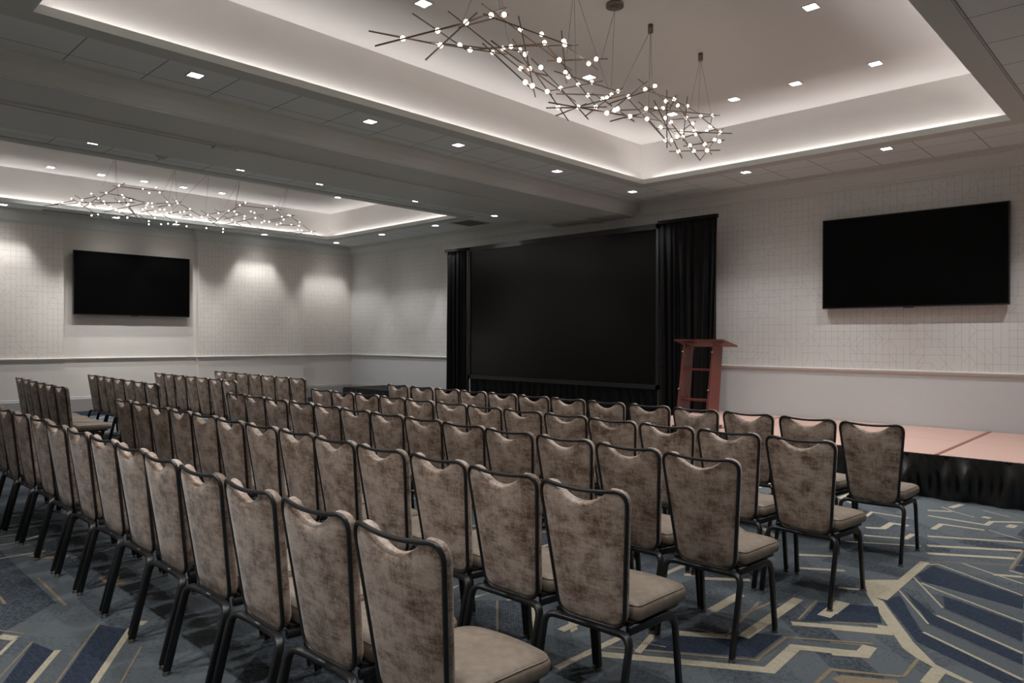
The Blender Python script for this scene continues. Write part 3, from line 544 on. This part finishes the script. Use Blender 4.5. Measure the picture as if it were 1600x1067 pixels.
# unseen lamps without fittings; the rear row is added to brighten the chair backs
for x, y, z in [(-.98, 2.56, ZC), (-.98, 4.36, ZC), (-.98, 5.59, ZC), (-.98, 7.37, ZC), (-.9, 9.14, ZC), (-4.42, .4, ZC), (-3.55, .4, ZC), (-2.67, .4, ZC), (-.98, .4, ZC),
                (-2.41, 3.87, ZT), (-2.41, 2.1, ZT), (-4.77, 2.1, ZT), (-10.3, 3.31, ZT), (-10.3, 4.78, ZT), (-10.3, 6.22, ZT), (-11.3, 8.0, ZT), (-14.7, .4, ZC)]:
    spot('downlight beam', (x, y, z - .03))
# small ceiling fittings
t = thing('ceiling_speaker', 'small white dome peeking out behind the beam beside the far tray', 'ceiling fitting', (-9.3, 3.41, ZC))
w = MB(); w.cyl((0, 0, -.012), .085, .012, 24); w.build('ring', M_lighttrim, t); w = MB(); w.cyl((0, 0, -.05), .03, .04, 20, r2=.07); w.build('dome', M_lighttrim, t)
def vent(x0, x1, y0, y1, label, n):
    t = thing('air_vent', label, 'vent', ((x0 + x1) / 2, (y0 + y1) / 2, ZC)); hx, hy = (x1 - x0) / 2, (y1 - y0) / 2
    w = MB(); w.box(-hx, hx, -hy, hy, -.004, .0); w.build('backing', M_slot, t)
    w = MB()
    for (xa, xb, ya, yb) in ((-hx, hx, -hy, -hy + .02), (-hx, hx, hy - .02, hy), (-hx, -hx + .02, -hy, hy), (hx - .02, hx, -hy, hy)):
        w.box(xa, xb, ya, yb, -.012, 0)
    w.build('frame', M_crown, t)
    w = MB()
    for k in range(n):
        if hy > hx:
            xx = -hx + .03 + (2 * hx - .06) * (k + .5) / n; w.box(xx - .006, xx + .006, -hy, hy, -.01, -.002)
        else:
            yy = -hy + .03 + (2 * hy - .06) * (k + .5) / n; w.box(-hx, hx, yy - .006, yy + .006, -.01, -.002)
    w.build('grille', M_bronze2, t)
vent(-10.55, -9.98, 9.22, 9.78, 'dark square return air grille in the ceiling above the screen', 14)
vent(-14.86, -14.72, 3.4, 4.25, 'long dark air slot in the far left soffit above the chandelier end', 2)

# ------------------------------------------------------------------ chandeliers
def chandelier(D, X0, dy, label, rb):
    r = thing('chandelier', label, 'chandelier', (X0, 5.0 + dy, ZT), group='branching rod chandeliers')
    o = Vector((X0, 5.0 + dy, ZT))
    for y, disc in ((3.55, 0), (4.45, 0), (5.0, 1), (5.55, 0), (6.45, 0)):
        w = MB()
        if disc: w.cyl((0, y - 5.0, -.028), .075, .028, 32); w.cyl((0, y - 5.0, -.04), .03, .012, 16)
        else: w.cyl((0, y - 5.0, -.075), .024, .075, 20)
        w.build('canopy', M_bronze2, r)
    for y, p in D['cables']:
        w = MB(); w.tube([(0, y - 5.0, -.05), Vector(p) - o], .0016, 5); w.build('cable', M_cable, r)
    for a, b in D['rods']:
        w = MB(); w.tube([Vector(a) - o, Vector(b) - o], 0.0054, 4, smooth=False); w.build('rod', M_bronze, r)
    sp = MB(); sp.sphere((0, 0, 0), rb); b0 = None
    for p in D['bulbs']:
        if b0 is None: b0 = sp.build('bulb', M_bulb, r); q = b0
        else: q = b0.copy(); link(q, r)
        q.location = Vector(p) - o
    return r
chandelier(NEAR, -3.6, 0, 'large bronze rod chandelier of glowing bulbs in the nearer ceiling tray', .0162)
chandelier(FAR, -12.1, .1, 'distant bronze rod chandelier of glowing bulbs beyond the beam in the far tray', .0108)

# ------------------------------------------------------------------ televisions, screen, drapes
def tv(loc, rz, label):
    t = thing('television', label, 'television', loc, rz, 'wall mounted black televisions')
    W, Hh, D = 2.128, 1.206, .055     # local: x along the wall, -y towards the room
    w = MB(); w.box(-W / 2, W / 2, -D, 0, -Hh / 2, Hh / 2); w.build('casing', M_bezel, t)
    w = MB(); w.box(-W / 2 + .012, W / 2 - .012, -D - .002, -D + .001, -Hh / 2 + .018, Hh / 2 - .012); w.build('screen', M_screen, t)
    w = MB()
    for (xa, xb, za, zb) in ((-W / 2, W / 2, -Hh / 2, -Hh / 2 + .016), (-W / 2, W / 2, Hh / 2 - .01, Hh / 2), (-W / 2, -W / 2 + .01, -Hh / 2, Hh / 2), (W / 2 - .01, W / 2, -Hh / 2, Hh / 2)):
        w.box(xa, xb, -D - .004, -D + .001, za, zb)
    w.build('bezel', M_bezel, t)
    w = MB(); w.box(-.45, .45, 0, .045, -.3, .3); w.build('wall_mount', M_bezel, t)
    w = MB(); w.box(-.06, .06, -D - .004, -D + .02, -Hh / 2 - .012, -Hh / 2); w.build('sensor_bar', M_bezel, t)
    return t
tv((-2.666, 10.075, 2.517), 0, 'wide black television on the papered wall right of the lectern')
tv((XL + .045, 5.05, 2.524), PI / 2, 'black television in the plain recess on the far left wall')

def folds(w, x0, x1, y, z0, z1, n, amp, seed, nz=14, flare=0, pinch=.35, mi=0, step=None):
    """hanging cloth with irregular vertical folds (along X)"""
    rg = random.Random(seed); ph = [rg.uniform(0, 6.3) for _ in range(6)]
    N = n * 10
    vs = []
    for j in range(nz + 1):
        t = j / nz; z = z1 + (z0 - z1) * t
        a = amp * (pinch + (1 - pinch) * min(1, t * 2.2))
        for i in range(N + 1):
            s = i / N
            ww = s + .012 * math.sin(9 * s + ph[0] + 2.2 * t) + .01 * math.sin(17 * s + ph[1] - 1.5 * t)
            f = math.sin(2 * PI * n * ww + ph[2]) + .45 * math.sin(2 * PI * n * 1.7 * ww + ph[3]) + .3 * math.sin(2 * PI * n * .43 * ww + ph[4] + t)
            x = x0 + (x1 - x0) * s + flare * t * (s - .5)
            zz = z
            if step and x > step[0]: zz = z1 + (step[1] - z1) * t
            vs.append((x, y - a * f, zz))
    fs = [(j * (N + 1) + i, j * (N + 1) + i + 1, (j + 1) * (N + 1) + i + 1, (j + 1) * (N + 1) + i) for j in range(nz) for i in range(N)]
    w.add(vs, fs, mi, True)
SY = 9.6
sc = thing('projection_screen', 'large black framed projection screen between two black drapes', 'screen', (-8.21, SY, 0))
w = MB(); w.box(-2.115, 2.115, -.012, .0, .785, 3.205); w.build('screen_cloth', M_proj, sc)
w = MB()
w.box(-2.18, 2.16, -.03, .02, 3.205, 3.29); w.box(-2.18, 2.16, -.03, .02, .715, .785); w.box(-2.18, -2.115, -.03, .02, .715, 3.29); w.box(2.115, 2.16, -.03, .02, .715, 3.29)
w.build('frame', M_projframe, sc)
for sx in (-1.6, 1.6):
    w = MB(); w.box(sx - .03, sx + .03, .03, .07, 0, 3.1); w.box(sx - .03, sx + .03, -.1, .45, 0, .04); w.build('leg', M_bezel, sc)
w = MB(); folds(w, -2.14, 2.14, 0.0, .02, .73, 26, .022, 3); o_ = w.build('skirt', M_drape, sc, recalc=False)
def drape(x0, x1, ztop, label, seed, n, flare, step=None):
    d = thing('drape', label, 'drape', ((x0 + x1) / 2, SY - .04, 0), group='black drapes beside the screen'); h = (x1 - x0) / 2
    w = MB(); folds(w, -h, h, 0, .012, ztop - .04, n, .034, seed, 24, flare, step=step); w.build('cloth', M_drape, d, recalc=False)
    w = MB(); w.box(-h - .01, h + .01, -.035, .03, ztop - .05, ztop); w.build('top_band', M_drape, d)
    for q in (-h * .85, h * .85):
        zb = step[1] if step and q > step[0] else 0
        w = MB(); w.cyl((q, .08, zb), .02, ztop - .06 - zb, 12); w.build('upright', M_bezel, d)
    return d
drape(-11.02, -10.405, 3.285, 'black pleated drape hanging on the left side of the projection screen', 5, 6, 0)
drape(-6.03, -5.06, 3.315, 'wide black pleated drape on the right side of the projection screen, behind the lectern', 11, 8, -.12, (.085, .414))

# ------------------------------------------------------------------ stage
def skirt_front(w, x0, x1, y, z0, z1, seed, n):
    """satin skirt with loose irregular folds"""
    rg = random.Random(seed); N = n * 12; nz = 10; vs = []
    ks = [(rg.uniform(.5, 2.6) * n, rg.uniform(0, 6.3), rg.uniform(.3, 1)) for _ in range(7)]
    for j in range(nz + 1):
        t = j / nz
        for i in range(N + 1):
            s = i / N
            f = sum(a * math.sin(2 * PI * k * s + p + (1.6 if q % 2 else -1.9) * t * (1 + q * .3)) for q, (k, p, a) in enumerate(ks)) / 2.2
            amp = .02 + .04 * math.sin(PI * min(1, t * 1.1) * .75)
            g = max(-.9, min(1.6, f))
            sag = .012 * math.sin(2 * PI * n * .5 * s + 1)
            vs.append((x0 + (x1 - x0) * s, y - .02 - amp * (g + .9), z1 + (z0 - z1) * t + (sag * t * .3 if j == nz else 0)))
    w.add(vs, [(j * (N + 1) + i, j * (N + 1) + i + 1, (j + 1) * (N + 1) + i + 1, (j + 1) * (N + 1) + i) for j in range(nz) for i in range(N)], 0, True)
st = thing('stage', 'low pink beige portable stage with a black satin skirt along the stage wall', 'stage', (-2.0, 7.70, 0))
SX0, SX1, SZ = -3.46, 3.3, .406       # local, world x = local - 2
seams = [-3.46, -2.24, .2, 2.64, 3.3]
for a, b in zip(seams, seams[1:]):
    for y0 in (0, 1.2):
        w = MB(); w.box(a + .012, b - .012, y0 + .003, y0 + 1.197, SZ - .05, SZ); w.build('deck_panel', M_deck, st)
for s in seams[1:-1]:
    w = MB(); w.box(s - .02, s + .02, .0, 2.4, SZ - .05, SZ + .002)
    w.build('edge_strip', M_deckedge, st)
w = MB(); w.box(SX0 + .1, SX1 - .1, .15, 2.35, 0, SZ - .05); w.build('support_frame', M_bezel, st)
w = MB(); skirt_front(w, SX0, SX1, 0, .003, SZ - .004, 4, 17); w.build('skirt', M_satin, st, recalc=False)
w = MB(); w.box(SX0, SX1, -.028, .0, SZ - .045, SZ - .004); w.build('skirt_band', M_drape, st)
rs = thing('riser', 'low black draped riser along the stage wall in the far left corner', 'riser', (-12.4, 9.0, 0))
w = MB(); w.box(-1.45, 1.3, 0, 1.08, .36, .4); w.build('top', M_drape, rs)
w = MB(); w.box(-1.4, 1.25, .06, 1.05, 0, .36); w.build('support_frame', M_bezel, rs)
w = MB(); folds(w, -1.45, 1.3, -.02, .004, .39, 16, .018, 8); w.build('skirt', M_satin, rs, recalc=False)

# ------------------------------------------------------------------ lectern
def lectern():
    L = thing('lectern', 'red brown wooden lectern with slanted open sides standing on the stage', 'lectern', (-4.48, 8.05, SZ + .003))
    hw = .20
    def side(x):
        w = MB(); th = .014
        P = [(-.20, .02), (.07, .02), (.15, 1.06), (-.045, 1.09), (-.075, .9)]
        P = [(-.235, .02), (.045, .02), (.165, .99), (-.04, 1.04), (-.085, .82)]
        n = len(P)
        vs = [(x - th, y, z) for y, z in P] + [(x + th, y, z) for y, z in P]
        w.add(vs, [tuple(range(n))[::-1], tuple(range(n, 2 * n))] + [(k, (k + 1) % n, n + (k + 1) % n, n + k) for k in range(n)])
        return w.build('side_panel', M_red, L)
    side(-hw); side(hw)
    # sloping reading top
    w = MB(); a = (-.06, 1.085); b = (.30, 1.01)
    for z_, m_ in ((0, 0),):
        vs = [(-.34, a[0], a[1]), (.34, a[0], a[1]), (.34, b[0], b[1]), (-.34, b[0], b[1])]
        vs += [(x, y, z - .02) for x, y, z in vs]
        w.add(vs, [(0, 1, 2, 3), (7, 6, 5, 4), (0, 4, 5, 1), (1, 5, 6, 2), (2, 6, 7, 3), (3, 7, 4, 0)])
    w.build('reading_top', M_red, L)
    w = MB(); w.box(-.18, .18, -.07, .22, .0, .02); w.box(-hw - .04, hw + .04, -.26, .1, 0, .022); w.build('base', M_red, L)
    for z, y0, y1 in ((.71, -.075, .10), (.335, -.13, .05)):
        w = MB(); w.box(-hw + .014, hw - .014, y0, y1, z - .011, z + .011); w.build('shelf', M_red, L)
    w = MB(); w.box(-hw + .014, -hw + .09, -.03, .06, .965, 1.0); w.build('bracket', M_red, L)
    fr = MB()
    vs = [(-.235, -.262, .04), (.235, -.262, .04), (.235, -.072, .99), (-.235, -.072, .99)]
    vs += [(x, y - .006, z) for x, y, z in vs]
    fr.add(vs, [(0, 1, 2, 3), (7, 6, 5, 4), (0, 4, 5, 1), (1, 5, 6, 2), (2, 6, 7, 3), (3, 7, 4, 0)])
    o = fr.build('front_pane', M_acry, L); o['label'] = 'clear acrylic front pane'
    for x in (-hw, hw):
        for z, y in ((.93, -.072), (.47, -.165)):
            w = MB(); w.tube([(x, y + .02, z), (x, y - .022, z)], .009, 10); w.build('standoff', M_chrome, L)
lectern()

# ------------------------------------------------------------------ chairs
def arc2(pts, r, n=6):
    """round the corners of an open polyline"""
    out = [Vector(pts[0])]
    for i in range(1, len(pts) - 1):
        a, b, c = Vector(pts[i - 1]), Vector(pts[i]), Vector(pts[i + 1])
        u = (a - b); v = (c - b); q = min(r, u.length * .49, v.length * .49)
        p0 = b + u.normalized() * q; p1 = b + v.normalized() * q
        for k in range(n + 1):
            t = k / n; out.append(p0 * (1 - t) ** 2 + b * 2 * t * (1 - t) + p1 * t * t)
    out.append(Vector(pts[-1])); return out
def roundpoly(P, R, n=7):
    out = []
    N = len(P)
    for i in range(N):
        a, b, c = Vector(P[i - 1]), Vector(P[i]), Vector(P[(i + 1) % N])
        u = (a - b).normalized(); v = (c - b).normalized(); r = R[i]
        p0 = b + u * r; p1 = b + v * r
        for k in range(n + 1):
            t = k / n; out.append(p0 * (1 - t) ** 2 + b * 2 * t * (1 - t) + p1 * t * t)
    return out
ZB, ZK = .379, .922
def backmap(x, z, d=0):
    """outline point (x, height) with depth d towards the front -> chair space"""
    t = (z - ZB) / (ZK - ZB)
    y = .125 - .07 * t - .012 * math.sin(PI * max(0, min(1, t))) * 0
    hw = .151 + .054 * t
    bow = .022 * (1 - min(1, (x / hw) ** 2)) * (.25 + .75 * max(0, t))
    n = Vector((0, 1, .13)).normalized()
    p = Vector((x, y - bow, z)) + n * d
    return p
def make_chair():
    r = thing('banquet_chair', 'x', 'chair')
    hwb, hwt = .151, .206
    fr = roundpoly([(-hwb, ZB), (hwb, ZB), (hwt, ZK), (-hwt, ZK)], [.06, .06, .06, .06])
    # resample edges so the top rail can bow and sag
    loop = []
    for i in range(len(fr)):
        a, b = fr[i], fr[(i + 1) % len(fr)]
        k = max(1, int((b - a).length / (.014 if a.y > ZK - .03 and b.y > ZK - .03 else .045)))
        for j in range(k): loop.append(a + (b - a) * j / k)
    def sag(p):
        if p.y > ZK - .02:
            return Vector((p.x, p.y - .013 * (1 - min(1, (p.x / (hwt - .04)) ** 2))))
        return p
    w = MB(); w.tube([backmap(sag(p).x, sag(p).y, 0) for p in loop], .0082, 8, closed=True)
    w.build('back_frame', M_black, r)
    # padded back with a scooped hand hold under the top rail
    c = Vector((0, .655))
    po = []
    ins = .0035
    for p in loop:
        q = p + (c - p).normalized() * ins
        if p.y > ZK - .05 and abs(p.x) < .125:
            s = abs(p.x) / .125
            q = Vector((p.x, ZK - .012 - .054 * max(0, 1 - s * s) ** 1.15))
        po.append(q)
    n = len(po)
    rings = [(.45, -.008), (.8, -.006), (.95, -.003), (1.0, .002), (1.0, .014), (1.014, .022), (1.012, .032), (.965, .043), (.85, .048), (.45, .051)]
    vs = [backmap(c.x, c.y, -.008)]
    for f, d in rings:
        for p in po:
            q = c + (p - c) * f
            vs.append(backmap(q.x, q.y, d))
    vs.append(backmap(c.x, c.y, .051))
    fs = [(0, 1 + (k + 1) % n, 1 + k) for k in range(n)]
    for j in range(len(rings) - 1):
        for k in range(n):
            a = 1 + j * n + k; b = 1 + j * n + (k + 1) % n
            fs.append((a, b, b + n, a + n))
    e = len(vs) - 1; o = 1 + (len(rings) - 1) * n
    fs += [(e, o + k, o + (k + 1) % n) for k in range(n)]
    w = MB(); w.add(vs, fs, 0, True); w.build('backrest', M_velvet, r)
    # seat cushion
    so = roundpoly([(-.185, .172), (.185, .172), (.211, .56), (-.211, .56)], [.03, .03, .075, .075], 8)
    so2 = []
    for i in range(len(so)):
        a, b = so[i], so[(i + 1) % len(so)]; k = max(1, int((b - a).length / .05))
        for j in range(k): so2.append(a + (b - a) * j / k)
    for p in so2:
        if p.y > .5: p.y += .018 * (1 - (p.x / .211) ** 2)
    n = len(so2); c = Vector((0, .366))
    def zt(q):
        x, y = q.x / .22, (q.y - .366) / .21
        return .474 - .012 * x * x - .016 * max(0, y) ** 3
    rings = [(.93, .402), (.985, .406), (1.0, .42), (1.0, .435), (.985, .45), (.955, None), (.93, None), (.915, None), (.7, None), (.4, None)]
    vs = [(0, .366, .402)]
    for f, z in rings:
        for p in so2:
            q = c + (p - c) * f
            zz = z if z is not None else zt(q) - {.955: .009, .93: .006, .915: .001}.get(f, 0)
            if z is not None and z > .41: zz = min(z, zt(q) - .012)
            vs.append((q.x, q.y, zz))
    vs.append((0, .366, .478))
    fs = [(0, 1 + (k + 1) % n, 1 + k) for k in range(n)]
    for j in range(len(rings) - 1):
        for k in range(n):
            a = 1 + j * n + k; b = 1 + j * n + (k + 1) % n
            fs.append((a, b, b + n, a + n))
    e = len(vs) - 1; o = 1 + (len(rings) - 1) * n
    fs += [(e, o + k, o + (k + 1) % n) for k in range(n)]
    w = MB(); w.add(vs, fs, 0, True)
    pp = [c + (p - c) * .958 for p in so2]
    w.tube([(p.x, p.y, zt(p) - .0075) for p in pp], .0026, 5, closed=True)
    w.build('seat', M_vinyl, r)
    w = MB()
    sf = roundpoly([(-.165, .15), (.165, .15), (.195, .52), (-.195, .52)], [.02, .02, .06, .06], 5)
    n = len(sf); w.add([(p.x, p.y, .385) for p in sf] + [(p.x, p.y, .404) for p in sf], [tuple(range(n))[::-1], tuple(range(n, 2 * n))] + [(k, (k + 1) % n, n + (k + 1) % n, n + k) for k in range(n)])
    w.build('seat_frame', M_black, r)
    for sx in (-1, 1):
        pts = arc2([(0, .118, .366), (sx * .10, .115, .368), (sx * .2, .09, .378), (sx * .198, 0.0, .016)], .06, 8)
        w = MB(); w.tube(pts, (.0168, .0112), 8, up=(0, 1, .12)); g = w.build('leg', M_black, r)
        q = MB(); q.cyl((sx * .198, .0, 0), .013, .017, 12); q.cyl((sx * .198, 0, 0), .017, .006, 12); q.build('foot_glide', M_glide, g)
        pts = arc2([(sx * .165, .13, .378), (sx * .194, .438, .372), (sx * .2, .478, .016)], .07, 8)
        w = MB(); w.tube(pts, (.0108, .0168), 8, up=(1, 0, 0)); g = w.build('leg', M_black, r)
        q = MB(); q.cyl((sx * .2, .478, 0), .013, .017, 12); q.cyl((sx * .2, .478, 0), .017, .006, 12); q.build('foot_glide', M_glide, g)
    return r
proto = make_chair(); used = False
NUM = ['', 'second', 'third', 'fourth', 'fifth', 'sixth', 'seventh']
def row(xs, y0, y1, rname, block, yaws=None):
    """xs: left edges of the backs from left to right; y0/y1 feet line at the left and right end"""
    global used
    n = len(xs)
    ev = [xs[0] + (xs[-1] - xs[0]) * i / (n - 1) for i in range(n)]
    xs = [.45 * a + .55 * b for a, b in zip(xs, ev)]
    for i in range(n - 2, -1, -1):
        xs[i] = min(xs[i], xs[i + 1] - .446)
    for i, x in enumerate(xs):
        y = y0 + (y1 - y0) * i / max(1, n - 1) + random.uniform(-.012, .012)
        rz = math.radians((yaws or {}).get(n - 1 - i, random.uniform(-.8, .8)))
        k = n - 1 - i
        if k == 0: w = 'mottled taupe chair at the right end of the %s of the %s block' % (rname, block)
        elif i == 0: w = 'mottled taupe chair at the left end of the %s of the %s block' % (rname, block)
        elif i == n // 2 and n % 2: w = 'mottled taupe chair in the middle of the %s of the %s block' % (rname, block)
        elif k <= i: w = 'mottled taupe chair, %s from the right in the %s of the %s block' % (NUM[k], rname, block)
        else: w = 'mottled taupe chair, %s from the left in the %s of the %s block' % (NUM[i], rname, block)
        c = copy_tree(proto) if used else proto
        used = True
        c.location = (x + .203, y, 0); c.rotation_euler = (0, 0, rz)
        c['label'] = w; c['group'] = 'banquet chairs in the %s block' % block
row([-7.32, -6.82, -6.34, -5.89, -5.43, -4.99, -4.56, -4.09, -3.63, -3.18, -2.73, -2.26, -1.82], 5.33, 5.18, 'front row', 'right', {0: 3, 1: 0})
row([-7.15, -6.69, -6.25, -5.81, -5.39, -4.96, -4.53, -4.07, -3.63, -3.18, -2.77, -2.3, -1.865], 4.21, 4.05, 'second row', 'right', {0: -2, 1: 1})
row([-7.33, -6.89, -6.42, -5.91, -5.46, -5.01, -4.59, -4.18, -3.73, -3.27, -2.83, -2.39, -1.955], 3.29, 3.09, 'third row', 'right', {0: 1})
row([-7.22, -6.79, -6.34, -5.93, -5.48, -5.06, -4.63, -4.19, -3.73, -3.29, -2.86, -2.38, -1.925], 2.22, 2.14, 'fourth row', 'right', {0: 3, 1: 1})
row([-7.48, -7.02, -6.57, -6.08, -5.59, -5.10, -4.64, -4.2, -3.77, -3.29, -2.84, -2.36, -1.90], 1.28, 1.23, 'back row', 'right', {0: 2, 1: 1})
row([-12.31, -11.91, -11.42, -10.96, -10.45, -9.95, -9.51], 5.36, 5.2, 'front row', 'left')
row([-12.14, -11.68, -11.25, -10.86, -10.46, -10.06, -9.64], 4.36, 4.27, 'second row', 'left')
row([-12.23, -11.77, -11.37, -10.96, -10.54, -10.12, -9.68], 3.40, 3.29, 'third row', 'left')
row([-12.16, -11.71, -11.20, -10.74, -10.27, -9.77], 2.42, 2.33, 'last row', 'left')

# ------------------------------------------------------------------ camera and view
F, YAW, CYP, ROLL = 1120.9, 0.764696, 530.17, 0.003584
cd = bpy.data.cameras.new('camera'); cam = link(bpy.data.objects.new('camera', cd))
cd.sensor_width = 36; cd.lens = F * 36 / 1600; cd.clip_start = .05; cd.clip_end = 100
cd.shift_y = (533.5 - CYP) / 1600 * -1
cam.location = (0, 0, 1.485)
cam.rotation_mode = 'QUATERNION'
cam.rotation_quaternion = (Matrix.Rotation(YAW, 4, 'Z') @ Matrix.Rotation(PI / 2, 4, 'X') @ Matrix.Rotation(ROLL, 4, 'Z')).to_quaternion()
sc_ = bpy.context.scene
sc_.camera = cam
wd = bpy.data.worlds.new('world'); sc_.world = wd; wd.use_nodes = True
wd.node_tree.nodes['Background'].inputs[0].default_value = (.01, .01, .01, 1)
sc_.view_settings.view_transform = 'Standard'; sc_.view_settings.look = 'None'; sc_.view_settings.gamma = 1; sc_.view_settings.use_curve_mapping = False
sc_.view_settings.exposure = EXPO
sc_.cycles.diffuse_bounces = 8
